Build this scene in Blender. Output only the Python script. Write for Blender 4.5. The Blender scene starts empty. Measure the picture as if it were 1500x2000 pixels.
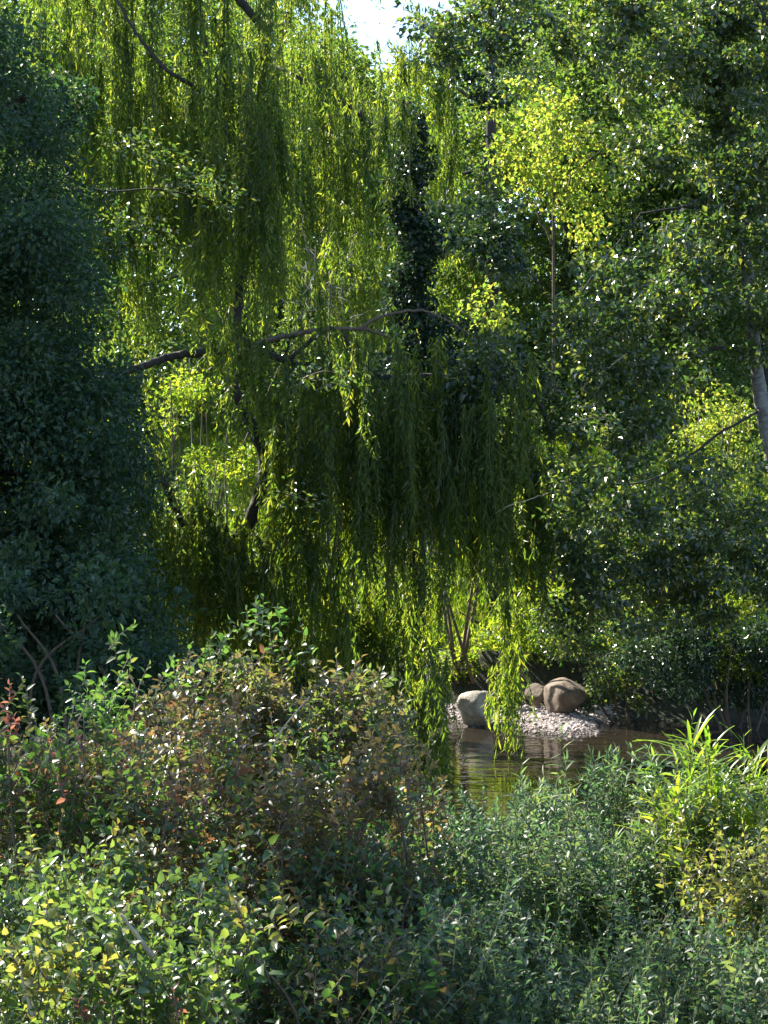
import bpy, math, random
import numpy as np
from mathutils import Vector

# ------------------------------------------------------------------ camera, world, sun, exposure
SC = bpy.context.scene
COL = SC.collection
H = 2.9                                   # camera height above the stream
cam_d = bpy.data.cameras.new('camera')
cam_d.sensor_fit = 'HORIZONTAL'; cam_d.sensor_width = 36.0; cam_d.lens = 90.0
cam_d.clip_start = 0.1; cam_d.clip_end = 2000.0
cam = bpy.data.objects.new('camera', cam_d); COL.objects.link(cam)
cam.location = (0, 0, H); cam.rotation_euler = (math.radians(90), 0, 0)
SC.camera = cam

S = np.array([-0.58, 0.47, 0.665]); S /= np.linalg.norm(S)      # direction towards the sun
world = bpy.data.worlds.new('World'); SC.world = world; world.use_nodes = True
wn = world.node_tree.nodes; wl = world.node_tree.links
bg = wn['Background']; bg.inputs['Strength'].default_value = 0.105
sky = wn.new('ShaderNodeTexSky'); sky.sky_type = 'NISHITA'; sky.sun_disc = False
sky.sun_elevation = math.asin(S[2]); sky.sun_rotation = math.atan2(S[0], S[1]) % (2 * math.pi)
sky.dust_density = 0.6; sky.ozone_density = 2.5
wl.new(sky.outputs['Color'], bg.inputs['Color'])
sun_d = bpy.data.lights.new('sun', 'SUN'); sun_d.energy = 5.0; sun_d.angle = math.radians(0.5)
sun_d.color = (1.0, 0.93, 0.80)
sun = bpy.data.objects.new('sun', sun_d); COL.objects.link(sun)
sun.rotation_euler = Vector(-S).to_track_quat('-Z', 'Y').to_euler(); sun.location = (-20, 20, 30)
vs = SC.view_settings
vs.view_transform = 'Standard'; vs.look = 'None'; vs.gamma = 1.0; vs.use_curve_mapping = False
vs.exposure = 1.95
SC.cycles.max_bounces = 6; SC.cycles.diffuse_bounces = 3; SC.cycles.glossy_bounces = 3
SC.cycles.transmission_bounces = 4; SC.cycles.sample_clamp_indirect = 6.0

# ------------------------------------------------------------------ helpers
rng = np.random.default_rng(7)
random.seed(7)
def W(px, py, d):                          # a point of the photograph at depth d, in metres
    return np.array([(px - 750) / 3750.0 * d, d, H - (py - 1000) / 3750.0 * d])
def unit(v):
    return v / np.maximum(np.linalg.norm(v, axis=-1, keepdims=True), 1e-9)
def rnd(n, a, b): return rng.uniform(a, b, n)
def rdirs(n): return unit(rng.normal(size=(n, 3)))

GAPS = []                                  # openings in the canopy through which sun reaches (point, radius, from, to)
S1 = unit(np.cross(S, np.array([0, 0, 1.0]))); S2 = np.cross(S1, S)
def gap(px, py, d, r, t0=0.8, t1=60.0):
    c = W(px, py, d); GAPS.append((c @ S1, c @ S2, c @ S, r, t0, t1))
def dapple(box, d, n, r0, r1, t0=.35):     # many small chinks
    for _ in range(n): gap(rng.uniform(box[0], box[2]), rng.uniform(box[1], box[3]), d, rng.uniform(r0, r1), t0)
def open_mask(p):                          # True where a leaf may stay
    if not GAPS or not len(p): return np.ones(len(p), bool)
    G = np.array(GAPS).T
    out = np.ones(len(p), bool)
    for k in range(0, len(p), 4000):
        q = p[k:k + 4000]; u = (q @ S1)[:, None] - G[0]; v = (q @ S2)[:, None] - G[1]; t = (q @ S)[:, None] - G[2]
        out[k:k + 4000] = ~((t > G[4]) & (t < G[5]) & (u * u + v * v < G[3] ** 2)).any(1)
    return out

def tag(o, label=None, cat=None, group=None, kind=None):
    if label: o['label'] = label
    if cat: o['category'] = cat
    if group: o['group'] = group
    if kind: o['kind'] = kind
    return o
def thing(name, loc, label, cat, group=None):
    o = bpy.data.objects.new(name, None); COL.objects.link(o)
    o.location = [float(v) for v in loc]; o.empty_display_size = 0.2
    return tag(o, label, cat, group)
def link(name, me, parent=None, loc=None, mat=None):
    o = bpy.data.objects.new(name, me); COL.objects.link(o)
    if mat is not None and len(me.materials) == 0: me.materials.append(mat)
    if parent is not None:
        o.parent = parent
        if loc is None: o.location = [-v for v in parent.location]     # mesh given in world coordinates
    if loc is not None: o.location = [float(v) for v in loc]
    return o
def mesh(name, V, F, tint=None, smooth=False):
    V = np.ascontiguousarray(V, np.float32); F = np.ascontiguousarray(F, np.int32)
    k = F.shape[1]
    me = bpy.data.meshes.new(name)
    me.vertices.add(len(V)); me.vertices.foreach_set('co', V.ravel())
    me.loops.add(F.size); me.loops.foreach_set('vertex_index', F.ravel())
    me.polygons.add(len(F)); me.polygons.foreach_set('loop_start', np.arange(0, F.size, k, dtype=np.int32))
    me.polygons.foreach_set('use_smooth', np.full(len(F), smooth, bool))
    if tint is not None:
        a = me.attributes.new('tint', 'FLOAT', 'POINT'); a.data.foreach_set('value', np.ascontiguousarray(tint, np.float32))
    me.update(calc_edges=True)
    return me
class Acc:                                 # gathers triangles for ONE mesh
    def __init__(s): s.V = []; s.F = []; s.t = []; s.n = 0
    def add(s, V, F, t=None):
        s.V.append(V); s.F.append(F + s.n); s.t.append(np.zeros(len(V)) if t is None else t); s.n += len(V)
    def get(s): return np.concatenate(s.V), np.concatenate(s.F), np.concatenate(s.t)
    def build(s, name, mat, parent=None, smooth=False, loc=None):
        V, F, t = s.get()
        return link(name, mesh(name, V, F, t, smooth), parent, loc, mat)

LO = np.array([[0, 2, 3], [0, 3, 1]])
HI = np.array([[0, 5, 1], [0, 1, 4], [1, 5, 7], [1, 7, 2], [1, 2, 6], [1, 6, 4], [2, 7, 3], [2, 3, 6]])
def leaves(pos, dirv, nrm, L, Wd, tint, fold=0.18, curl=0.12, hi=False):
    n = len(pos); L = np.broadcast_to(L, (n,))[:, None]; Wd = np.broadcast_to(Wd, (n,))[:, None]
    dirv = unit(dirv); side = unit(np.cross(dirv, nrm)); nr = np.cross(side, dirv)
    if not hi:
        mid = pos + dirv * L * 0.45 + nr * Wd * fold
        V = np.stack([pos, mid + side * Wd / 2, mid - side * Wd / 2, pos + dirv * L - nr * L * curl], 1)
        F = LO; k = 4
    else:
        c1 = pos + dirv * L * 0.34; c2 = pos + dirv * L * 0.70 - nr * L * curl * 0.35; tip = pos + dirv * L - nr * L * curl
        up = nr * Wd * fold
        V = np.stack([pos, c1, c2, tip, c1 + side * Wd * .5 + up - dirv * L * .04, c1 - side * Wd * .5 + up - dirv * L * .04,
                      c2 + side * Wd * .36 + up * .8, c2 - side * Wd * .36 + up * .8], 1)
        F = HI; k = 8
    F = (F[None] + (np.arange(n) * k)[:, None, None]).reshape(-1, 3)
    return V.reshape(-1, 3), F, np.repeat(tint, k)
def spline(P, n):
    P = np.asarray(P, float); m = len(P)
    Q = np.vstack([2 * P[0] - P[1], P, 2 * P[-1] - P[-2]])
    out = []
    for u in np.linspace(0, m - 1 - 1e-6, n):
        i = int(u); f = u - i; a, b, c, d = Q[i:i + 4]
        out.append(0.5 * (2 * b + (c - a) * f + (2 * a - 5 * b + 4 * c - d) * f * f + (3 * b - a - 3 * c + d) * f ** 3))
    return np.array(out)
def tube(P, R, seg=7, rough=0.0):
    P = np.asarray(P, float); n = len(P); R = np.broadcast_to(R, (n,))
    T = unit(np.gradient(P, axis=0)); ref = np.array([0.31, 0.9, 0.2]) if abs(T[0][1]) < .8 else np.array([1, 0, 0.1])
    A = unit(np.cross(T, ref)); B = np.cross(T, A)
    th = np.arange(seg) / seg * 2 * np.pi
    rr = R[:, None] * (1 + rough * rng.normal(size=(n, seg)))
    V = P[:, None] + A[:, None] * (np.cos(th)[None, :, None] * rr[..., None]) + B[:, None] * (np.sin(th)[None, :, None] * rr[..., None])
    i = np.arange(n - 1)[:, None]; j = np.arange(seg)[None]; k = (j + 1) % seg
    a = i * seg + j; b = i * seg + k; c = (i + 1) * seg + k; d = (i + 1) * seg + j
    F = np.concatenate([np.stack([a, b, c], -1).reshape(-1, 3), np.stack([a, c, d], -1).reshape(-1, 3)])
    V = V.reshape(-1, 3)
    V = np.vstack([V, P[:1], P[-1:]]); nb = n * seg
    caps = [[nb, (q + 1) % seg, q] for q in range(seg)] + [[nb + 1, nb - seg + q, nb - seg + (q + 1) % seg] for q in range(seg)]
    return V, np.vstack([F, np.array(caps)])
def limb_obj(name, pts, r0, r1, mat, parent, seg=8, n=None, rough=0.06, wob=0.0):
    P = spline(pts, n or max(6, 5 * len(pts)))
    if wob: P = P + rng.normal(size=P.shape) * wob
    R = np.linspace(r0, r1, len(P))
    V, F = tube(P, R, seg, rough)
    return link(name, mesh(name, V, F, None, True), parent, None, mat)

# ------------------------------------------------------------------ materials
def nodes_of(name):
    m = bpy.data.materials.new(name); m.use_nodes = True
    nt = m.node_tree; p = nt.nodes['Principled BSDF']
    return m, nt, p
def ramp(nt, fac, cols):
    r = nt.nodes.new('ShaderNodeValToRGB'); e = r.color_ramp.elements
    while len(e) < len(cols): e.new(0.5)
    for k, (pos, c) in enumerate(cols): e[k].position = pos; e[k].color = (*c, 1)
    nt.links.new(fac, r.inputs['Fac']); return r.outputs['Color']
def noise(nt, scale, detail=4, rough=0.6, coord='Object', stretch=None):
    tc = nt.nodes.new('ShaderNodeTexCoord'); n = nt.nodes.new('ShaderNodeTexNoise')
    n.inputs['Scale'].default_value = scale; n.inputs['Detail'].default_value = detail; n.inputs['Roughness'].default_value = rough
    if stretch:
        mp = nt.nodes.new('ShaderNodeMapping'); mp.inputs['Scale'].default_value = stretch
        nt.links.new(tc.outputs[coord], mp.inputs['Vector']); nt.links.new(mp.outputs['Vector'], n.inputs['Vector'])
    else: nt.links.new(tc.outputs[coord], n.inputs['Vector'])
    return n.outputs['Fac']
def bump(nt, p, h, strength, dist=0.02):
    b = nt.nodes.new('ShaderNodeBump'); b.inputs['Strength'].default_value = strength; b.inputs['Distance'].default_value = dist
    nt.links.new(h, b.inputs['Height']); nt.links.new(b.outputs['Normal'], p.inputs['Normal'])
def leaf_mat(name, cols, trans, rough=0.38, mix=0.45, spec=0.5, obj_random=False):
    m, nt, p = nodes_of(name)
    if obj_random:
        a = nt.nodes.new('ShaderNodeObjectInfo'); f = a.outputs['Random']
    else:
        a = nt.nodes.new('ShaderNodeAttribute'); a.attribute_name = 'tint'; f = a.outputs['Fac']
    k = len(cols) - 1
    c = ramp(nt, f, [(i / k, v) for i, v in enumerate(cols)])
    t = ramp(nt, f, [(i / k, v) for i, v in enumerate(trans)])
    p.inputs['Roughness'].default_value = rough; p.inputs['Specular IOR Level'].default_value = spec
    nt.links.new(c, p.inputs['Base Color'])
    tr = nt.nodes.new('ShaderNodeBsdfTranslucent'); nt.links.new(t, tr.inputs['Color'])
    mx = nt.nodes.new('ShaderNodeMixShader'); mx.inputs['Fac'].default_value = mix
    nt.links.new(p.outputs[0], mx.inputs[1]); nt.links.new(tr.outputs[0], mx.inputs[2])
    nt.links.new(mx.outputs[0], nt.nodes['Material Output'].inputs['Surface'])
    return m
M = {}
M['willow'] = leaf_mat('willow_leaf', [(.030, .058, .014), (.050, .078, .018), (.095, .105, .024)],
                       [(.13, .25, .02), (.29, .43, .03), (.60, .60, .05)], 0.40, 0.54)
M['alder'] = leaf_mat('alder_leaf', [(.018, .038, .022), (.028, .052, .026), (.060, .075, .024)],
                       [(.06, .15, .03), (.15, .28, .03), (.40, .43, .05)], 0.30, 0.38, 1.0)
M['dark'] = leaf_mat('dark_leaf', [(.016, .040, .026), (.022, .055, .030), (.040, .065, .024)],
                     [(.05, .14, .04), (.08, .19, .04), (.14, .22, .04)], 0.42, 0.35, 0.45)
M['ivy'] = leaf_mat('ivy_leaf', [(.012, .032, .022), (.018, .042, .024), (.030, .055, .024)],
                    [(.03, .09, .02), (.05, .12, .02), (.09, .14, .02)], 0.33, 0.22, 0.5)
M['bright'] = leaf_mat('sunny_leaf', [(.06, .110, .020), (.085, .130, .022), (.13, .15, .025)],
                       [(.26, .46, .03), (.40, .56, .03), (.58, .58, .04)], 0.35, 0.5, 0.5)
M['back'] = leaf_mat('distant_leaf', [(.030, .060, .020), (.050, .085, .022), (.085, .105, .026)],
                     [(.12, .26, .03), (.22, .38, .03), (.36, .42, .05)], 0.38, 0.42, 0.5)
M['maple'] = leaf_mat('maple_leaf', [(.05, .110, .024), (.075, .125, .024), (.12, .14, .026)],
                      [(.24, .42, .04), (.42, .53, .05), (.62, .57, .06)], 0.34, 0.5)
M['dogwood'] = leaf_mat('dogwood_leaf', [(.030, .065, .026), (.042, .078, .026), (.055, .075, .026), (.070, .062, .032), (.080, .050, .032)],
                        [(.11, .26, .04), (.17, .32, .04), (.24, .30, .05), (.28, .21, .07), (.34, .15, .06)], 0.38, 0.42, 0.5)
M['shade_green'] = leaf_mat('dull_green_leaf', [(.024, .062, .030), (.034, .075, .030), (.052, .078, .028), (.065, .055, .030)],
                        [(.09, .24, .05), (.14, .30, .05), (.24, .32, .05), (.26, .18, .06)], 0.40, 0.4, 0.5)
M['bramble'] = leaf_mat('bramble_leaf', [(.028, .070, .026), (.042, .088, .028), (.070, .105, .028), (.10, .10, .03)],
                        [(.13, .25, .04), (.22, .34, .05), (.36, .43, .06), (.50, .43, .07)], 0.32, 0.40, 0.6)
M['red'] = leaf_mat('red_leaf', [(.10, .035, .030), (.13, .05, .035), (.12, .085, .03)],
                    [(.34, .12, .09), (.42, .19, .09), (.48, .36, .08)], 0.38, 0.45, 0.5)
M['orange'] = leaf_mat('orange_leaf', [(.12, .085, .030), (.14, .095, .035), (.11, .11, .035)],
                       [(.40, .27, .06), (.46, .32, .08), (.40, .38, .07)], 0.38, 0.45, 0.5)
M['weed'] = leaf_mat('weed_leaf', [(.040, .078, .050), (.055, .095, .055), (.085, .110, .050)],
                       [(.13, .27, .09), (.18, .33, .09), (.30, .38, .08)], 0.45, 0.4, 0.45)
M['reed'] = leaf_mat('reed_leaf', [(.05, .110, .020), (.075, .130, .022), (.11, .15, .03)],
                     [(.22, .44, .03), (.34, .54, .03), (.50, .56, .04)], 0.36, 0.45, 0.5)
M['twiggy'] = leaf_mat('dry_leaf', [(.10, .10, .07), (.13, .12, .08), (.16, .14, .09)],
                       [(.2, .2, .1), (.25, .23, .12), (.28, .25, .14)], 0.6, 0.25, 0.3)
def bark(name, c0, c1, scale=14, stretch=(1, 1, .25), st=0.9):
    m, nt, p = nodes_of(name); f = noise(nt, scale, 6, .65, 'Object', stretch)
    nt.links.new(ramp(nt, f, [(.3, c0), (.7, c1)]), p.inputs['Base Color']); p.inputs['Roughness'].default_value = .85
    bump(nt, p, f, st, .03); return m
M['bark'] = bark('willow_bark', (.020, .016, .013), (.058, .047, .036))
M['pale_bark'] = bark('pale_bark', (.07, .068, .066), (.24, .23, .22), 11, (1, 1, 1.8))
M['dark_bark'] = bark('dark_bark', (.016, .014, .012), (.045, .04, .034), 20)
M['twig'] = bark('twig_bark', (.07, .05, .035), (.16, .12, .08), 30)
M['dry'] = bark('dry_stick', (.30, .24, .16), (.50, .42, .30), 24)
M['dead'] = bark('dead_twig', (.06, .06, .05), (.14, .135, .12), 30)
M['stem'] = bark('green_stem', (.06, .08, .03), (.11, .12, .05), 30)
# ground
m, nt, p = nodes_of('bank_soil'); f = noise(nt, 3.0, 8, .65)
nt.links.new(ramp(nt, f, [(.25, (.014, .013, .009)), (.5, (.026, .028, .013)), (.75, (.042, .048, .02))]), p.inputs['Base Color'])
p.inputs['Roughness'].default_value = .95; bump(nt, p, noise(nt, 14, 6), 1.0, .06); M['soil'] = m
m, nt, p = nodes_of('meadow'); f = noise(nt, 1.3, 8, .7)
nt.links.new(ramp(nt, f, [(.3, (.035, .055, .014)), (.55, (.070, .105, .020)), (.75, (.11, .13, .03))]), p.inputs['Base Color'])
p.inputs['Roughness'].default_value = .9; bump(nt, p, noise(nt, 9, 6), 1.0, .1); M['meadow'] = m

p.inputs['Roughness'].default_value = .8; bump(nt, p, f, 1.0, .03); M['gravel'] = m
m, nt, p = nodes_of('stone'); f = noise(nt, 11, 10, .75); g = noise(nt, 30, 8, .7)
nt.links.new(ramp(nt, f, [(.3, (.16, .14, .10)), (.48, (.34, .31, .25)), (.68, (.54, .50, .43))]), p.inputs['Base Color'])
p.inputs['Roughness'].default_value = .8; bump(nt, p, g, .9, .03); M['stone'] = m
def wet_edge(nt, p, col):                  # stones at the water line are wet: darker and glossier
    g = nt.nodes.new('ShaderNodeNewGeometry'); sx = nt.nodes.new('ShaderNodeSeparateXYZ'); nt.links.new(g.outputs['Position'], sx.inputs[0])
    r = ramp(nt, sx.outputs['Z'], [(.015, (.35, .33, .32)), (.06, (1, 1, 1))])
    mx = nt.nodes.new('ShaderNodeMix'); mx.data_type = 'RGBA'; mx.blend_type = 'MULTIPLY'; mx.inputs['Factor'].default_value = 1
    nt.links.new(col, mx.inputs['A']); nt.links.new(r, mx.inputs['B']); nt.links.new(mx.outputs['Result'], p.inputs['Base Color'])
m, nt, p = nodes_of('pebble_stone'); oi = nt.nodes.new('ShaderNodeAttribute'); oi.attribute_name = 'tint'
wet_edge(nt, p, ramp(nt, oi.outputs['Fac'], [(0, (.08, .065, .06)), (.3, (.24, .19, .18)), (.7, (.42, .36, .34)), (1, (.58, .54, .52))]))
p.inputs['Roughness'].default_value = .7; M['pebble'] = m
m, nt, p = nodes_of('brown_stone'); f = noise(nt, 6, 8, .65); g = noise(nt, 34, 4, .6)
nt.links.new(ramp(nt, f, [(.3, (.07, .05, .036)), (.52, (.13, .10, .07)), (.72, (.25, .20, .15))]), p.inputs['Base Color'])
p.inputs['Roughness'].default_value = .85; bump(nt, p, g, .6, .02); M['brown_stone'] = m
m, nt, p = nodes_of('gravel'); f = noise(nt, 26, 6, .7)
wet_edge(nt, p, ramp(nt, f, [(.3, (.14, .11, .10)), (.5, (.30, .25, .235)), (.7, (.46, .41, .39))])); M['gravel'] = m

m, nt, p = nodes_of('stream_water'); p.inputs['Base Color'].default_value = (.020, .016, .011, 1)
p.inputs['Roughness'].default_value = .03; p.inputs['IOR'].default_value = 1.33
f = noise(nt, 2.2, 3, .5, 'Object', (.55, 1.5, 1)); bump(nt, p, f, .22, .05); M['water'] = m

# ------------------------------------------------------------------ setting
def height(x, y):
    x = np.asarray(x, float); y = np.asarray(y, float)
    near = np.interp(y, [-60, 0, 6, 9, 12, 14.5, 16, 18, 60], [1.6, 1.25, .62, .28, .12, .02, -.25, -.5, -.5])
    bank = 25.6 + 1.2 * np.sin(x * .23 + .6) + 0.35 * np.sin(x * .9)
    bar = np.exp(-((x - 2.0) / 1.25) ** 4) * np.clip((30.5 - y) / 3, 0, 1)
    t = y - bank
    far = np.interp(t, [-6, -1.2, -.4, .2, .9, 2.2, 6, 14, 40, 120, 900], [-.5, -.45, -.25, .12, .55, .85, 1.5, 3.9, 8.5, 16, 42])
    tb = y - (25.5 + .10 * np.sin(x * 5) - .75 * np.clip(x - 1.5, 0, 3))
    gb = np.interp(np.where(y > 27.2, tb * 0 + 1.9 + (y - 27.2), np.minimum(tb, 1.9)), [-2, -.6, 0, .4, 1.9, 2.5, 5], [-.5, -.2, .0, .06, .14, .9, 1.1])
    far = far * (1 - bar) + gb * bar
    z = np.maximum(near, far)
    return z + .03 * np.sin(x * 3.1 + y * 1.7) * np.clip(z + .2, 0, 1)
xs = np.concatenate([[-900, -400, -150, -80, -45, -28], np.arange(-18, 18.01, .2), [28, 45, 80, 150, 400, 900]])
ys = np.concatenate([[-80, -30, -12], np.arange(-6, 40.01, .2), [43, 47, 52, 60, 70, 85, 110, 160, 300, 600, 950]])
X, Y = np.meshgrid(xs, ys); Z = height(X, Y)
Vg = np.stack([X, Y, Z], -1).reshape(-1, 3); nx = len(xs)
i = np.arange(len(ys) - 1)[:, None]; j = np.arange(nx - 1)[None]
Fg = np.stack([i * nx + j, i * nx + j + 1, (i + 1) * nx + j + 1, (i + 1) * nx + j], -1).reshape(-1, 4)
gme = mesh('ground', Vg, Fg, None, True); gme.materials.append(M['soil']); gme.materials.append(M['gravel']); gme.materials.append(M['meadow'])
cx = Vg[Fg].mean(1)
gm = ((np.abs(cx[:, 0] - 2.0 + .15 * np.sin(cx[:, 1] * 4)) < 1.25) & (cx[:, 1] > 22.5) & (cx[:, 2] < .24) & (cx[:, 1] < 27.3)).astype(np.int32)
gm[cx[:, 1] > 28.5] = 2
gme.polygons.foreach_set('material_index', gm)
tag(link('ground', gme), 'sloping earth banks on both sides of the stream', None, None, 'structure')
wv = np.array([[-120, 13.5, 0], [120, 13.5, 0], [120, 30, 0], [-120, 30, 0]], float)
tag(link('water', mesh('water', wv, np.array([[0, 1, 2, 3]])), None, None, M['water']), 'dark slow stream reflecting the willow', None, None, 'structure')

# openings of the canopy that the photograph's sunlit patches show
gap(930, 1375, 26, .55); gap(1050, 1420, 25, 1.25); gap(1110, 1340, 26.3, .4)
gap(855, 1330, 22.3, .65, .2); gap(995, 1340, 22.0, .55, .2); gap(860, 1180, 22.3, .42, .2); gap(990, 1200, 22.0, .36, .2)
gap(1000, 1210, 28.2, 1.2, .25)
gap(1060, 330, 29, .8); gap(600, 420, 26.5, .5); gap(720, 560, 27, .4)
gap(300, 295, 22.8, .42, .4); gap(400, 380, 22.6, .42, .4); gap(1170, 825, 21.8, .3, .3); gap(590, 975, 21.3, .22, .3); gap(640, 730, 21.6, .35, .3)
gap(990, 620, 23.5, .5); gap(1380, 850, 27, .8, .3)
dapple((860, 0, 1100, 120), 22.8, 22, .06, .16); dapple((1060, 60, 1500, 400), 22.6, 60, .07, .20); dapple((1080, 380, 1500, 760), 22.4, 60, .07, .20)
dapple((870, 560, 1100, 760), 22.8, 46, .08, .22); dapple((1040, 700, 1300, 1100), 21.9, 80, .06, .17, .2); dapple((1280, 700, 1500, 1280), 22.3, 60, .08, .24, .3); dapple((1080, 400, 1400, 760), 22.1, 60, .07, .18, .2)
dapple((940, 1120, 1300, 1290), 26.5, 30, .12, .28); dapple((150, 0, 560, 260), 24.6, 30, .1, .25); dapple((520, 180, 680, 640), 25, 18, .12, .28)
dapple((200, 560, 420, 720), 24.5, 10, .12, .25); dapple((560, 930, 1060, 1250), 22.2, 16, .06, .14); dapple((780, 1060, 1030, 1480), 22, 14, .1, .22)
dapple((250, 740, 540, 1040), 30.5, 12, .2, .4)

# ---- leaf clumps
def clump(acc, c, rad, n, L, asp=.62, up=.6, shell=.35, droop=.35, hi=False, gaps=True, nrand=.75, face=(0, 0, 0), t0=0., t1=1., tbias=1.0, fold=.18):
    c = np.asarray(c, float); rad = np.asarray(rad, float)
    d = rdirs(n); r = rng.uniform(shell ** 3, 1, n) ** (1 / 3)
    r *= 1 + .16 * np.sin(d[:, 0] * 5 + c[0] * 3) * np.cos(d[:, 2] * 6 + c[2] * 2) + .10 * rng.normal(size=n)
    p = c + d * r[:, None] * rad
    k = open_mask(p) if gaps else np.ones(n, bool); p = p[k]; d = d[k]; n = len(p)
    if n == 0: return
    dirv = d * .7 + rng.normal(size=(n, 3)) * .6 - np.array([0, 0, droop])
    nr = rng.normal(size=(n, 3)) * nrand + np.array([0, 0, up]) + np.array(face)
    l = L * rng.uniform(.6, 1.25, n); t = t0 + (t1 - t0) * rng.random(n) ** tbias
    acc.add(*leaves(p, dirv, nr, l, l * asp * rng.uniform(.8, 1.15, n), t, fold, hi=hi))
def px_clump(acc, px, py, d, rx, ry, n, L, depth=None, **k):     # radii in photograph pixels, at depth d
    s = d / 3750.0
    clump(acc, W(px, py, d), (rx * s, depth if depth else .8 * (rx + ry) / 2 * s, ry * s), n, L, **k)
def fill(acc, box, d0, d1, m, r, n, L, **k):                     # m clumps spread through a region of the picture between two depths
    x0, y0, x1, y1 = box
    for _ in range(m):
        d = rng.uniform(d0, d1); rr = r * rng.uniform(.6, 1.35)
        px_clump(acc, rng.uniform(x0, x1), rng.uniform(y0, y1), d, rr * rng.uniform(.8, 1.4), rr * rng.uniform(.6, 1.0), int(n * (rr / r) ** 2), L, **k)
def ground_at(px, d):
    x = (px - 750) / 3750 * d
    return np.array([x, d, float(height(x, d)) - .05])

def tree(name, label, cat, px, d, top_py, r0, limbs, crown_fn, leafmat, barkmat, group=None, lean=0):
    base = ground_at(px, d); t = thing(name, base, label, cat, group)
    top = W(px + lean, top_py, d)
    mid = (base + top) / 2 + np.array([rng.normal() * .15, rng.normal() * .2, 0])
    limb_obj('trunk', [base - np.array([0, 0, .2]), base + (mid - base) * .4, mid, top], r0, r0 * .35, barkmat, t, 9, 18)
    for pts in limbs:
        limb_obj('limb', pts, r0 * .4, r0 * .12, barkmat, t, 6, 12, wob=.02)
    a = Acc(); crown_fn(a)
    tag(a.build('crown', leafmat, t), kind='stuff')
    return t

# ------------------------------------------------------------------ far wood and background trees
def bgtree(px, d, top, half, lab, mat='back', L=.13, n=1500, bottom=900, group='trees beyond the stream', name='broadleaf_tree'):
    def cr(a):
        m = 34
        for q in range(m):
            u = rng.uniform(0, 1); py = top + (bottom - top) * u
            w = half * (1 - .6 * abs(u - .55) * 1.4) * rng.uniform(.2, 1)
            px_clump(a, px + rng.choice([-1, 1]) * w, py, d + rng.uniform(-1.5, 1.5), half * .45, half * .34, n, L)
    lm = []
    for q in range(4):
        y0 = bottom - (bottom - top) * rng.uniform(.1, .6)
        lm.append([W(px, y0 + 80, d), W(px + rng.uniform(-.5, .5) * half, y0, d + .5), W(px + rng.uniform(-.9, .9) * half, y0 - 120, d + rng.uniform(-1, 1))])
    return tree(name, lab, 'tree', px, d, top + 60, .22, lm, cr, M[mat], M['bark'], group)
bgtree(80, 44, -40, 420, 'tall green tree far behind the dark mass at the left edge')
bgtree(400, 47, -40, 300, 'tall green tree beyond the stream behind the upper willow fronds')
bgtree(560, 40, 120, 180, 'rounded green tree behind the dead bough of the willow', n=1100, bottom=820)
bgtree(1090, 46, -40, 230, 'tall green tree just right of the sky gap', n=1700)
bgtree(1290, 45, -60, 280, 'tall green tree far behind the shiny broadleaf crown')
bgtree(1500, 43, -60, 260, 'tall green tree far behind the pale trunk')
bgtree(760, 52, 160, 230, 'distant sunlit tree straight below the sky gap', 'bright', n=1200)
def far_wood(a):
    for px in range(-700, 2250, 75):
        for q in range(3):
            px_clump(a, px + rng.uniform(-40, 40), (250 if 560 < px < 960 else 60) + q * 260 + rng.uniform(-60, 60), rng.uniform(60, 72), 130, 170, 1000, .34)
            if not 560 < px < 960 and q == 0: px_clump(a, px, -140, rng.uniform(60, 72), 130, 170, 800, .34)
a = Acc(); far_wood(a)
tag(a.build('far_wood', M['back']), 'dense far wood closing the view beyond the stream', 'wood', None, 'stuff')

# slim trunk in the gap left of the yellow maple
t = thing('slim_tree', ground_at(965, 31), 'slim bare dark trunk showing left of the yellow-green maple', 'tree')
limb_obj('trunk', [ground_at(965, 31), W(968, 700, 31), W(958, 330, 31), W(962, 120, 31), W(950, -120, 31)], .13, .05, M['bark'], t, 8, 20)
limb_obj('limb', [W(960, 290, 31), W(930, 330, 31), W(880, 345, 31)], .05, .02, M['bark'], t)
limb_obj('limb', [W(960, 200, 31), W(920, 190, 31), W(890, 170, 31)], .05, .02, M['bark'], t)
a = Acc(); fill(a, (900, -100, 1040, 200), 30.5, 32, 12, 50, 500, .08)
fill(a, (920, 330, 1010, 720), 30.2, 30.8, 12, 40, 200, .085)
tag(a.build('crown', M['alder'], t), kind='stuff')

a = Acc(); n = 60000
gx = rng.uniform(-9, 8, n); gy = 28.6 + 18 * rng.random(n) ** 1.3; dv = rng.normal(size=(n, 3)) * [.4, .4, .15] + [0, 0, .9]
a.add(*leaves(np.stack([gx, gy, height(gx, gy)], 1), dv, rng.normal(size=(n, 3)), rng.uniform(.12, .34, n), rng.uniform(.012, .03, n), rng.random(n), .1, .3))
tag(a.build('meadow_grass', M['bright']), 'sunlit grass on the rise beyond the stream', 'grass', None, 'stuff')

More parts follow.
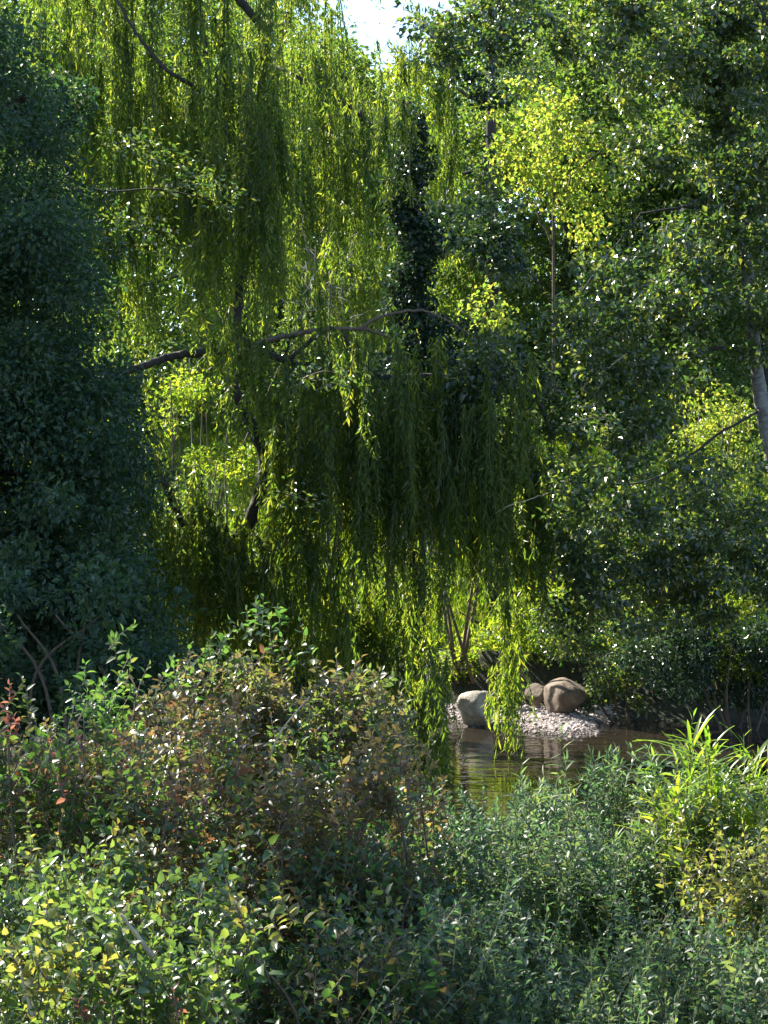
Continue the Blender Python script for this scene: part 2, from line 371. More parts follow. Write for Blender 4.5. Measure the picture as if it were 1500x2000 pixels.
# sunlit shrubs on the far bank
def shrub(name, label, px, d, box, m, r, n, L, mat, dd=.8, group='shrubs on the far bank', cat='shrub', stems=5, **k):
    base = ground_at(px, d); t = thing(name, base, label, cat, group)
    for q in range(stems):
        e = W(rng.uniform(box[0], box[2]), rng.uniform(box[1], (box[1] + box[3]) / 2), d + rng.uniform(-dd, dd))
        limb_obj('stem', [base + rng.normal(size=3) * [.08, .08, 0], (base + e) / 2 + rng.normal(size=3) * .1, e], .03, .008, M['twig'], t, 5, 10)
    a = Acc(); fill(a, box, d - dd, d + dd, m, r, n, L, **k)
    tag(a.build('foliage', M[mat], t), kind='stuff')
    return t
shrub('shrub', 'sunlit yellow-green shrub seen through the oval gap beside the willow trunk', 480, 31, (445, 880, 520, 1020), 6, 40, 320, .075, 'bright')
shrub('shrub', 'bright shrub in the gap under the thick left willow limb', 330, 32, (270, 740, 400, 860), 7, 42, 300, .08, 'bright')
shrub('shrub', 'dim shrub behind the fork of the willow limbs', 400, 33.5, (220, 620, 620, 1120), 12, 60, 380, .085, 'alder')
shrub('shrub', 'slim bright shrub standing in the slit left of the oval gap', 415, 31, (395, 880, 440, 950), 3, 30, 220, .075, 'bright')
shrub('shrub', 'low sunlit shrub showing in the narrow slit above the reddish bush', 335, 30, (290, 1080, 400, 1260), 8, 55, 380, .07, 'bright')
shrub('shrub', 'pale green shrub below the dead willow bough', 640, 32, (540, 690, 760, 900), 13, 70, 420, .075, 'back')
shrub('shrub', 'bright shrub overhanging the two boulders', 1010, 28.3, (880, 1130, 1130, 1315), 21, 55, 460, .07, 'bright')
shrub('shrub', 'mixed green shrub leaning over the right end of the gravel bar', 1290, 27.2, (1090, 1090, 1320, 1320), 20, 55, 380, .07, 'alder')
shrub('shrub', 'low leafy spray drooping in front of the tall brown boulder', 1230, 26.3, (1125, 1270, 1260, 1375), 14, 30, 150, .07, 'alder', .15, stems=3)
shrub('shrub', 'sunny shrub on the bank below the pale trunk', 1440, 26, (1340, 1080, 1560, 1290), 16, 60, 380, .07, 'bright')
shrub('shrub', 'yellowish shrub lit beside the pale trunk', 1380, 27, (1300, 760, 1470, 930), 15, 55, 380, .07, 'maple')
shrub('shrub', 'dark shrub under the willow curtain at the water edge', 640, 25.6, (370, 1120, 800, 1340), 36, 80, 620, .075, 'dark')
shrub('shrub', 'dim shrub behind the lower willow curtain', 900, 27.5, (760, 760, 1060, 1130), 18, 80, 420, .08, 'back')
shrub('shrub', 'dark bush trailing over the shaded water at the right', 1450, 25.2, (1250, 1220, 1640, 1345), 34, 50, 520, .07, 'ivy')

# yellow-green young maple
def mp(a):
    for px, py, rx, ry, n in [(1045, 200, 55, 40, 300), (1015, 165, 20, 16, 80), (1090, 230, 55, 45, 340), (1150, 265, 48, 25, 200), (1215, 268, 45, 14, 140),
                              (1030, 300, 70, 60, 520), (1110, 320, 85, 55, 560), (1050, 390, 85, 60, 560), (1020, 470, 65, 60, 420), (1110, 430, 75, 60, 460), (960, 210, 26, 22, 80),
                              (950, 385, 45, 22, 150), (1050, 530, 65, 45, 320), (1160, 360, 50, 45, 260), (1130, 500, 60, 45, 260), (975, 300, 30, 30, 120), (960, 600, 70, 50, 300), (1020, 620, 60, 40, 240), (1085, 600, 40, 60, 240), (1085, 480, 40, 50, 200)]:
        px_clump(a, px, py, 28.8 + rng.uniform(-.5, .5), rx, ry, n, .085, asp=.8)
tree('maple_tree', 'young yellow-green maple catching the sun at the upper right', 'tree', 1080, 29, 260, .045,
     [[W(1080, 480, 29), W(1040, 400, 29), W(1010, 300, 29)], [W(1082, 420, 29), W(1120, 340, 29), W(1200, 275, 29)]], mp, M['maple'], M['twig'])

# ------------------------------------------------------------------ willow
def frond_arrays(L, k):
    acc = Acc(); st = Acc()
    for s in range(k):
        n = int(L / .03); off = rng.normal(size=2) * .055; l = L * rng.uniform(.65, 1.0)
        u = np.linspace(0, 1, n)
        ph = rng.uniform(0, 6, 4)
        P = np.stack([off[0] * np.sqrt(u) * 1.6 + .035 * np.sin(u * 5 * L / 2 + ph[0]) * u, off[1] * np.sqrt(u) * 1.6 + .035 * np.sin(u * 4 * L / 2 + ph[1]) * u, -u * l], 1)
        V, F = tube(P[::6], np.linspace(.006, .002, len(P[::6])), 3); st.add(V, F, np.full(len(V), .2))
        dirv = rng.normal(size=(n, 3)) * [.42, .42, .25] + [0, 0, -.8]
        nr = rng.normal(size=(n, 3)); ll = rng.uniform(.06, .13, n)
        tn = np.clip(rng.normal(.15 + .6 * rng.random(), .2, n), 0, 1)
        acc.add(*leaves(P + rng.normal(size=P.shape) * .012, dirv, nr, ll, ll * rng.uniform(.18, .28, n), tn, .1, .1))
    Va, Fa, ta = acc.get(); Vs, Fs, ts = st.get()
    return np.vstack([Va, Vs]), np.vstack([Fa, Fs + len(Va)]), np.concatenate([ta, ts])
FR = []
for Lv in (0.8, 1.2, 1.7, 2.3, 3.0):
    for v in range(4):
        FR.append((Lv,) + frond_arrays(Lv, int(rng.integers(3, 6))))
FRM = [mesh('frond', V, F, t) for (_, V, F, t) in FR]
for me in FRM: me.materials.append(M['willow'])
def curtain(spots, x0, x1, y0, y1, d0, d1, n, l0, l1, clip=None):
    for _ in range(n):
        d = rng.uniform(d0, d1)
        spots.append((W(rng.uniform(x0, x1), rng.uniform(y0, y1), d), rng.uniform(l0, l1)))
def hang(root, spots, nparts):
    rest = Acc(); made = 0
    # the fronds nearest to the viewer are parts, the rest is one mass
    spots = sorted(spots, key=lambda s: s[0][1])
    for p, L in spots:
        cand = [q for q, f in enumerate(FR) if abs(f[0] - L) <= .45] or [0]
        q = int(rng.choice(cand)); a = rng.uniform(0, 6.283); s = L / FR[q][0]; tx, ty = rng.normal(size=2) * .06
        mids = p - np.array([[0, 0, .3 * L], [0, 0, .6 * L], [0, 0, .85 * L]])
        if made < nparts and open_mask(mids).all():
            o = link('frond', FRM[q], root, p - np.array(root.location)); o.rotation_euler = (tx, ty, a); o.scale = (1, 1, s); made += 1
        else:
            V = FR[q][1] * [1, 1, s]; c, sn = math.cos(a), math.sin(a)
            V = np.stack([V[:, 0] * c - V[:, 1] * sn, V[:, 0] * sn + V[:, 1] * c, V[:, 2]], 1); V = V + np.stack([-ty * V[:, 2], tx * V[:, 2], 0 * V[:, 2]], 1) * np.array([1, 1, 0]) + p
            ok = open_mask(V); F = FR[q][2]; F = F[ok[F].all(1)]
            rest.add(V, F, FR[q][3])
    if rest.n: tag(rest.build('foliage', M['willow'], root), kind='stuff')

wil = thing('willow_tree', ground_at(400, 24), 'old leaning willow whose long fronds hang in front of the boulders', 'tree')
def limb(pts, d, r0, r1, mat='bark', root=None, name='limb', dj=0.0):
    P = [W(x, y, d + (rng.uniform(-dj, dj))) for x, y in pts]
    return limb_obj(name, P, r0, r1, M[mat], root or wil, 8, None, .07)
def limbd(pts, r0, r1, mat='bark', name='limb'):       # points carry their own depth
    return limb_obj(name, [W(x, y, d) for x, y, d in pts], r0, r1, M[mat], wil, 9, 7 * len(pts), .08, .005)
limbd([(400, 1420, 23.6), (390, 1230, 23.5), (432, 1110, 23.4), (490, 1015, 23.0), (516, 900, 22.9), (482, 815, 22.9), (455, 745, 23.0), (462, 640, 23.8), (480, 420, 24.3), (520, 120, 24.6), (540, -250, 24.8)], .095, .045, name='trunk')
limbd([(458, 690, 23.3), (400, 690, 23.1), (350, 693, 22.9), (270, 718, 22.7), (205, 740, 22.7), (90, 770, 22.8), (-60, 800, 23)], .052, .04)
limbd([(232, 735, 22.7), (268, 815, 22.7), (300, 880, 22.8), (325, 950, 22.9), (370, 1040, 23.2), (430, 1105, 23.4)], .035, .05)
limbd([(272, 720, 22.7), (270, 770, 22.7), (268, 820, 22.7)], .022, .018)
limbd([(465, 700, 23.3), (510, 672, 22.7), (560, 656, 22.6), (620, 645, 22.6), (705, 643, 22.6), (735, 650, 22.6), (760, 660, 22.6)], .045, .010, 'twig')
limbd([(700, 644, 22.6), (735, 622, 22.6), (780, 610, 22.6), (830, 608, 22.6), (880, 630, 22.6), (930, 660, 22.6)], .024, .006, 'twig')
limbd([(480, 790, 22.9), (520, 786, 22.9), (575, 800, 22.9)], .03, .012)
limbd([(490, 330, 24.4), (400, 190, 24.2), (330, 140, 24.0), (285, 90, 24.0), (250, 40, 24.0), (200, -60, 24.0)], .03, .018)
limb([(462, 660), (560, 705), (720, 735), (880, 735), (1000, 770)], 23.2, .05, .02)
limb([(560, 705), (650, 640), (700, 700), (790, 790)], 23.0, .03, .01)
limb([(880, 735), (960, 700), (1040, 760), (1080, 850)], 22.6, .02, .01)
limb([(520, 60), (420, -40), (260, -90)], 24.5, .06, .03)
sp = []
for _ in range(420):                                                  # dark lower curtain, its top following arching twigs
    x = rng.uniform(540, 1070); d = rng.uniform(21.6, 23.6)
    top = 760 + 45 * math.sin(x * .021 + d * 3) + 30 * math.sin(x * .05 + d * 7) + rng.normal() * 45 + (40 if x > 930 else 0)
    top += rng.choice([0, 0, 80, 170]); end = (1205 if x > 700 else 1290) + rng.normal() * 60
    sp.append((W(x, top, d), max(.5, min(rng.uniform(.9, 2.6), (end - top) / 3750 * d))))        # dark lower curtain
curtain(sp, 300, 620, 1000, 1120, 22.0, 24.6, 150, .8, 1.5)
curtain(sp, 180, 300, 740, 1080, 21.0, 24.0, 130, .9, 1.7)
curtain(sp, 290, 420, 860, 960, 24.0, 25, 8, .5, .9)
curtain(sp, 360, 560, 560, 720, 22.2, 22.7, 18, .4, .9)
curtain(sp, 440, 520, 730, 860, 22.2, 22.7, 7, .3, .7)
curtain(sp, 330, 530, 930, 1030, 22.3, 22.8, 16, .6, 1.1)
curtain(sp, 545, 640, 760, 1000, 22.5, 24, 60, 1.0, 1.8)
curtain(sp, 800, 885, 1060, 1230, 21.8, 22.8, 17, 1.2, 1.8)
curtain(sp, 540, 810, 1020, 1200, 22.4, 24.2, 110, .8, 1.5)
curtain(sp, 670, 800, 1120, 1240, 22.2, 23.6, 44, .7, 1.15)          # strands reaching to the water
curtain(sp, 966, 1020, 1060, 1290, 21.6, 22.4, 13, 1.2, 1.7)
curtain(sp, 820, 880, 1230, 1400, 20.4, 21.2, 9, .9, 1.5)
curtain(sp, 700, 790, 950, 1120, 22, 23, 16, .8, 1.5)
curtain(sp, 370, 550, 80, 500, 22.8, 24.2, 90, .8, 2.0)            # dense dark fall left of the light gap
curtain(sp, 230, 480, 540, 600, 24.2, 25, 26, .4, .7)
curtain(sp, 140, 420, 330, 560, 24.0, 25.5, 110, .8, 1.6)
curtain(sp, 60, 560, -300, 250, 24.0, 26.5, 340, 1.5, 3.0)
curtain(sp, 545, 660, -240, 60, 24.5, 26.5, 34, 1.2, 2.2)
curtain(sp, 735, 870, 150, 620, 23.3, 23.8, 52, .6, 1.5)
curtain(sp, 640, 900, 90, 330, 24.5, 26.0, 86, 1.2, 2.2)
curtain(sp, 655, 880, -10, 80, 24.5, 26.0, 64, .8, 1.6)
curtain(sp, 670, 830, -90, -20, 24.5, 26.0, 9, .4, .9)
hang(wil, sp, 290)
a = Acc()
fill(a, (560, 690, 760, 800), 22.4, 23.4, 30, 38, 110, .06, asp=.35)
fill(a, (860, 680, 1070, 900), 22.0, 23.2, 40, 42, 130, .065, asp=.5)
fill(a, (280, 960, 560, 1120), 23.2, 24.2, 26, 45, 120, .06, asp=.4)
tag(a.build('short_shoots', M['ivy'], wil), kind='stuff')
wil2 = thing('willow_tree', ground_at(808, 33), 'second willow farther back, sunlit above the dead bough', 'tree')
limb_obj('trunk', [ground_at(808, 33), W(808, 800, 33), W(804, 450, 33), W(802, 330, 33)], .25, .10, M['bark'], wil2, 9, 20)
limb_obj('limb', [W(804, 420, 33), W(740, 330, 33.4), W(620, 250, 33.8)], .07, .03, M['bark'], wil2)
limb_obj('limb', [W(804, 380, 33), W(700, 220, 33.4), W(540, 130, 33.8)], .07, .03, M['bark'], wil2)
sp = []
curtain(sp, 480, 670, -60, 420, 31.5, 34.5, 130, 1.6, 3.0)
curtain(sp, 660, 800, 120, 420, 31.5, 34.5, 60, 1.4, 2.6)
curtain(sp, 540, 600, 250, 420, 31, 32, 22, 1.4, 2.3)
curtain(sp, 560, 760, 500, 640, 31.5, 34, 30, .8, 1.3)
hang(wil2, sp, 60)
# grey dead twigs inside the gap
t = thing('dead_bush', ground_at(640, 29), 'grey tangle of dead twigs hanging in the light gap', 'shrub')
a = Acc()
for q in range(90):
    c = W(rng.uniform(590, 690), rng.uniform(450, 640), rng.uniform(28.6, 29.4)); v = rdirs(1)[0] * .25
    V, F = tube(np.array([c, c + v + rng.normal(size=3) * .05, c + 2 * v]), [.007, .005, .002], 3); a.add(V, F)
V, F = tube(np.array([ground_at(640, 29), W(640, 900, 29), W(645, 500, 29)]), [.03, .02, .01], 5); a.add(V, F)
a.build('branch', M['dead'], t)

# ------------------------------------------------------------------ ivy-clad trunk and broadleaf tree on the right
t = thing('ivy_trunk', ground_at(812, 24.3), 'tall dark trunk wrapped in ivy standing behind the lower willow curtain', 'tree')
limb_obj('trunk', [ground_at(812, 24.3), W(812, 760, 24.3), W(805, 400, 24.3), W(800, 290, 24.3), W(798, 200, 24.3)], .14, .05, M['bark'], t, 9, 20)
a = Acc()
for py in range(230, 1000, 13):
    w = np.interp(py, [230, 330, 560, 650, 740, 1000], [18, 38, 40, 52, 78, 84])
    px_clump(a, 803 + rng.normal() * 9 + 8 * math.sin(py * .03), py, 24.2 + rng.normal() * .12, w * rng.uniform(.55, 1.35), rng.uniform(18, 46), 165, .075, depth=.3, asp=.8, shell=.3, gaps=False)
fill(a, (840, 370, 1000, 520), 24.1, 25.2, 24, 30, 90, .08, asp=.8, gaps=False)
fill(a, (770, 610, 910, 800), 23.6, 24.2, 20, 32, 110, .075, asp=.7, gaps=False)
fill(a, (855, 0, 960, 330), 24.2, 25.0, 34, 34, 130, .075, asp=.8)
for px, py, ln in ((770, 420, .5), (775, 560, .6), (838, 520, .6), (845, 640, .5)):
    px_clump(a, px, py, 24.1, 16, 50, 160, .07, asp=.8, gaps=False)
tag(a.build('ivy_leaves', M['ivy'], t), kind='stuff')

rt = thing('broadleaf_tree', ground_at(1590, 23.5), 'shiny leaved broadleaf tree with a pale grey trunk at the right edge', 'tree')
def rl(pts, d, r0, r1, mat='dark_bark', name='limb', d0=None):
    k = len(pts) - 1; dd = [d if d0 is None else d0 + (d - d0) * min(1, q / k * 1.5) for q in range(len(pts))]
    return limb_obj(name, [W(x, y, z) for (x, y), z in zip(pts, dd)], r0, r1, M[mat], rt, 7, None, .06, .008)
g0 = ground_at(1590, 23.5)
limb_obj('trunk', [g0, W(1545, 1080, 23.5), W(1508, 900, 23.5), W(1476, 700, 23.5), W(1445, 400, 23.5), W(1405, 120, 23.5), W(1390, -250, 23.5)], .115, .05, M['pale_bark'], rt, 10, 40, .07, .006)
rl([(1446, 405), (1400, 408), (1340, 405), (1250, 418)], 23.2, .032, .012, d0=23.5)
rl([(1474, 690), (1400, 680), (1300, 710), (1180, 770)], 22.8, .035, .010, d0=23.5)
rl([(1490, 800), (1400, 850), (1290, 930), (1180, 950), (1120, 962)], 22.8, .020, .006, d0=23.5)
rl([(1120, 962), (1085, 960), (1050, 970), (1000, 985), (968, 1002)], 21.6, .008, .004, 'dry', d0=22.8)
rl([(1180, 770), (1138, 762), (1165, 735), (1190, 715), (1225, 690)], 21.9, .010, .005, 'dry', d0=22.8)
rl([(1408, 150), (1340, 110), (1290, 80), (1210, 20), (1120, -60)], 23.0, .032, .016, d0=23.5)
rl([(1396, 0), (1250, -60), (1000, -80)], 23.4, .05, .02, d0=23.5)
rl([(1456, 500), (1420, 530), (1380, 510), (1350, 480)], 22.8, .02, .010, d0=23.5)
rl([(1250, 418), (1110, 590), (1040, 540), (985, 500)], 22.8, .012, .006, d0=23.2)
rl([(1500, 50), (1480, 10), (1440, -40)], 22.5, .03, .02)
a = Acc()
def sprayed(box, d0, d1, m, n):            # leafy twigs: flattened small clumps with open air between them
    fill(a, box, d0, d1, m, 34, n, .085, asp=.72, up=.9, shell=.15, nrand=.55, face=(-.3, -.25, 0))   # leaves turned to the open water
sprayed((870, -60, 1100, 110), 22.6, 24.2, 60, 95)
sprayed((1060, -80, 1560, 140), 22.2, 24.6, 130, 95)
sprayed((1200, 120, 1560, 330), 22.2, 24.6, 90, 95)
sprayed((1220, 280, 1560, 640), 22.2, 24.6, 125, 95)
sprayed((1130, 500, 1390, 760), 22.0, 24.4, 120, 98)
sprayed((860, 390, 980, 540), 22.6, 24.4, 26, 80)
sprayed((940, 640, 1100, 760), 22.6, 24.4, 28, 90)
sprayed((1060, 700, 1310, 1120), 21.8, 24.0, 150, 98)
sprayed((1290, 900, 1500, 1120), 21.8, 24.0, 34, 96)
sprayed((1060, 560, 1320, 760), 21.8, 23.0, 40, 96)
sprayed((1300, 960, 1420, 1120), 22.0, 24.0, 22, 96)
sprayed((900, 690, 1080, 930), 22.0, 23.4, 70, 105)
sprayed((1380, 980, 1560, 1180), 22.0, 24.0, 36, 95)
sprayed((815, -50, 890, 120), 22.8, 24.0, 26, 85)
sprayed((1100, 1060, 1440, 1230), 22.2, 24.0, 60, 90)
sprayed((1420, 600, 1520, 740), 22.6, 23.2, 9, 60)
for py in range(-200, 380, 26):           # ivy and short shoots round the upper trunk
    px_clump(a, np.interp(py, [-200, 120, 400], [1392, 1405, 1442]), py, 23.4, 40, 34, 170, .075, depth=.3, asp=.8)
tag(a.build('crown', M['alder'], rt), kind='stuff')

# ------------------------------------------------------------------ dark tree at the left edge
lt = thing('broadleaf_tree', ground_at(-260, 19.5), 'big dark shaded tree filling the left edge of the view', 'tree')
limb_obj('trunk', [ground_at(-260, 19.5), W(-240, 700, 19.5), W(-200, 200, 19.5), W(-190, -400, 19.5)], .3, .12, M['bark'], lt, 10, 20)
for pts in ([(-235, 700), (-80, 600), (90, 560)], [(-220, 400), (-60, 260), (60, 180)], [(-235, 900), (-90, 900), (100, 940)], [(-235, 1000), (-100, 1090), (90, 1160)]):
    limb_obj('limb', [W(x, y, 19.3) for x, y in pts], .09, .03, M['bark'], lt, 7)
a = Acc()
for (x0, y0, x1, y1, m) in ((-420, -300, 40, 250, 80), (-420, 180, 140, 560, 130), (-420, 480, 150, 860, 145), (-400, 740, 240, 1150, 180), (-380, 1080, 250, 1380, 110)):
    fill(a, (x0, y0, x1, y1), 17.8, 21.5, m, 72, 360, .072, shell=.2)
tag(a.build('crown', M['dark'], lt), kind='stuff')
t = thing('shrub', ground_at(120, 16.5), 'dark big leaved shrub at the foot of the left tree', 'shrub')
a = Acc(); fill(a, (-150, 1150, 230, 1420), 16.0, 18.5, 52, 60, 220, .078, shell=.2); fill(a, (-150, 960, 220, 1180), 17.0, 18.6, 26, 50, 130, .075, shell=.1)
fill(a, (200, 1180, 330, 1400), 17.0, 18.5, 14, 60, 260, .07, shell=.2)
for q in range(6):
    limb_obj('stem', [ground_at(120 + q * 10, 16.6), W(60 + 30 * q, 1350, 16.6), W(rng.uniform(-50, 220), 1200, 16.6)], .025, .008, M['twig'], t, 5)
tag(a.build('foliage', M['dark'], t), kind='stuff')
# pink-white glinting spray in front of the willow
t = thing('leafy_bough', W(60, 330, 22.8), 'glinting leafy bough reaching out of the dark left tree across the willow', 'branch')
def spray(pts, wdt, n, root, mat, L, d):
    P = spline([W(x, y, d) for x, y in pts], 40); k = rng.integers(0, 40, n)
    pos = P[k] + rng.normal(size=(n, 3)) * [wdt * 1.6, wdt * 1.3, wdt]
    dirv = rng.normal(size=(n, 3)) * [1, .8, .4] + [.6, 0, -.3]; nr = rng.normal(size=(n, 3)) * .26 + [-.46, -.42, .75]
    l = L * rng.uniform(.7, 1.2, n)
    return leaves(pos, dirv, nr, l, l * .6, rng.random(n))
V, F = tube(spline([W(60, 330, 22.8), W(200, 372, 22.8), W(320, 370, 22.8), W(470, 410, 22.8)], 16), np.linspace(.014, .006, 16), 6)
link('limb', mesh('limb', V, F, None, True), t, None, M['bark'])
a = Acc()
a.add(*spray([(230, 270), (300, 290), (370, 325)], .10, 260, t, 'alder', .07, 22.8))
a.add(*spray([(310, 365), (400, 365), (465, 395)], .10, 240, t, 'alder', .07, 22.6))
a.add(*spray([(200, 420), (260, 430), (330, 480)], .11, 240, t, 'alder', .07, 22.9))
tag(a.build('foliage', M['alder'], t), kind='stuff')
for pts, d, n_, lab in (([(1110, 830), (1170, 815), (1215, 835)], 21.7, 150, 'glinting spray of small leaves in the dark middle of the right hand tree'),
                        ([(560, 965), (590, 975), (625, 1000)], 21.3, 70, 'glinting spray of small leaves on the dark willow curtain near the oval gap'),
                        ([(590, 740), (640, 725), (700, 750)], 21.5, 120, 'glinting spray of small leaves just under the dead willow bough')):
    t = thing('leafy_bough', W(*pts[0], d), lab, 'branch')
    V, F = tube(spline([W(x, y, d) for x, y in pts], 10), np.linspace(.010, .004, 10), 5)
    link('limb', mesh('limb', V, F, None, True), t, None, M['twig'])
    a = Acc(); a.add(*spray(pts, .08, n_, t, 'alder', .07, d)); tag(a.build('foliage', M['alder'], t), kind='stuff')
# unseen tree added left of the view so that its crown shades the weeds
st = thing('broadleaf_tree', ground_at(-1060, 12.6), 'unseen leafy tree added outside the left edge to shade the weeds', 'tree')
b0 = np.array(st.location); c0 = np.array([-4.6, 12.4, 6.6])
limb_obj('trunk', [b0, b0 + [.1, 0, 3], b0 + [-.3, 0, 4.6], b0 + [-.7, -.1, 6.6]], .16, .05, M['bark'], st, 9, 18)
limb_obj('limb', [b0 + [-.3, 0, 4.6], (b0 + [-.3, 0, 4.6] + c0) / 2 + [0, .2, .3], c0 + [-.5, .3, 0]], .06, .02, M['bark'], st, 7)
a = Acc()
for q in range(30):
    clump(a, c0 + rng.normal(size=3) * [.8, .5, .4] + [-.1, 0, .1], (.33, .33, .22), 190, .08)
tag(a.build('crown', M['alder'], st), kind='stuff')

# ------------------------------------------------------------------ boulders and gravel
def boulder(px, py, d, w, h, label, seed, dep=.9, lean=0.0, mat='stone'):
    import bmesh
    bm = bmesh.new(); bmesh.ops.create_icosphere(bm, subdivisions=4, radius=1)
    r = np.random.default_rng(seed); k = unit(r.normal(size=(9, 3))); cut = r.uniform(.66, .9, 9); ph = r.uniform(0, 6, 9)
    from mathutils import noise as mn
    for v in bm.verts:
        c = np.array(v.co); c = c * (1 + .16 * mn.noise(Vector(c * 1.1 + seed)))
        for q in range(9):                                  # broken faces
            s_ = float(k[q] @ c)
            if s_ > cut[q] - .08: c = c - k[q] * (s_ - cut[q] + .08) * .9
        c = c * (1 + .05 * mn.noise(Vector(c * 3.1 + seed)) + .022 * mn.noise(Vector(c * 9 + seed)))
        v.co = ((c[0] + lean * c[2]) * w / 2, c[1] * w / 2 * dep, c[2] * h / 2)
    me = bpy.data.meshes.new('boulder'); bm.to_mesh(me); bm.free()
    for pl in me.polygons: pl.use_smooth = True
    o = link('boulder', me, None, W(px, py, d), M[mat])
    return tag(o, label, 'boulder', 'boulders on the gravel bar')
boulder(931, 1385, 25.9, .62, .58, 'rounded pale boulder between the hanging willow strands', 3)
boulder(1106, 1362, 26.6, .84, .56, 'tall brown boulder with a sunlit tip under the overhanging shrub', 11, .9, .25, 'brown_stone')
boulder(1048, 1358, 27.0, .36, .34, 'small grey boulder in shade left of the tall brown one', 5, .9, 0, 'brown_stone')  # the darker brown stone stands in for the shade on this grey boulder
a = Acc()
phi = (1 + 5 ** .5) / 2
ico = unit(np.array([(-1, phi, 0), (1, phi, 0), (-1, -phi, 0), (1, -phi, 0), (0, -1, phi), (0, 1, phi), (0, -1, -phi), (0, 1, -phi), (phi, 0, -1), (phi, 0, 1), (-phi, 0, -1), (-phi, 0, 1)], float))
icf = np.array([(0, 11, 5), (0, 5, 1), (0, 1, 7), (0, 7, 10), (0, 10, 11), (1, 5, 9), (5, 11, 4), (11, 10, 2), (10, 7, 6), (7, 1, 8), (3, 9, 4), (3, 4, 2), (3, 2, 6), (3, 6, 8), (3, 8, 9), (4, 9, 5), (2, 4, 11), (6, 2, 10), (8, 6, 7), (9, 8, 1)])
cnt = 0
while cnt < 6000:
    x = rng.uniform(.6, 3.4); y = rng.uniform(24, 27.2); z = float(height(x, y))
    if z < -.05 or z > .30 or abs(x - 2.0) > 1.3: continue
    s_ = rng.uniform(.005, .015) * (2.6 if rng.random() < .07 else 1)
    V = ico * (1 + .15 * rng.normal(size=(12, 1))) * s_ * [1.3, 1.1, .7]; a.add(V + [x, y, z + s_ * .2], icf, np.full(12, rng.random())); cnt += 1
tag(a.build('gravel', M['pebble']), 'pale pinkish gravel heaped on the little bar by the boulders', 'gravel', None, 'stuff')

# ------------------------------------------------------------------ foreground shrubs
def leaf_variants(mat, L, asp, k=4):
    out = []
    for q in range(k):
        V, F, t = leaves(np.zeros((1, 3)), np.array([[1., 0, 0]]), np.array([[0., 0, 1]]), L, L * asp * rng.uniform(.85, 1.15), np.array([(q + .5) / k]), .2 * rng.uniform(.5, 1.3), rng.uniform(.05, .3), True)
        me = mesh('leaf', V, F, t, True); me.materials.append(M[mat]); out.append(me)
    return out
LV = {}
def sprigs(tops, n_leaf, L, asp, length, up=1.0, tint=None, spread=.5):
    """for each top (the tip of a twig): twig path and its leaves"""
    P = []; D = []; N = []; LL = []; TT = []; twigs = []
    for q, tp in enumerate(tops):
        v = unit(np.array([rng.normal() * spread, rng.normal() * spread, up])); l = length * rng.uniform(.6, 1.3)
        base = tp - v * l; c = rng.normal(size=3) * .05 * l
        twigs.append(np.array([base, (base + tp) / 2 + c, tp]))
        side = unit(np.cross(v, rdirs(1)[0])); b2 = np.cross(v, side)
        tt = rng.random() if tint is None else tint
        for k in range(n_leaf):
            u = (k + .6) / n_leaf; ang = k * 2.4 + rng.normal() * .3
            out = side * math.cos(ang) + b2 * math.sin(ang)
            P.append(base + v * l * u + 4 * c * u * (1 - u)); dd = out * (1.0 - .5 * u) + v * (.35 + .7 * u ** 3) + np.array([0, 0, -.15]) + rng.normal(size=3) * .18
            D.append(dd); N.append(v * .8 + np.array([0, 0, .3]) + rng.normal(size=3) * .55)
            LL.append(L * (1.05 - .45 * u) * rng.uniform(.8, 1.2)); TT.append(np.clip(tt + rng.normal() * .13, 0, 1))
    return np.array(P), np.array(D), np.array(N), np.array(LL), np.array(TT), twigs
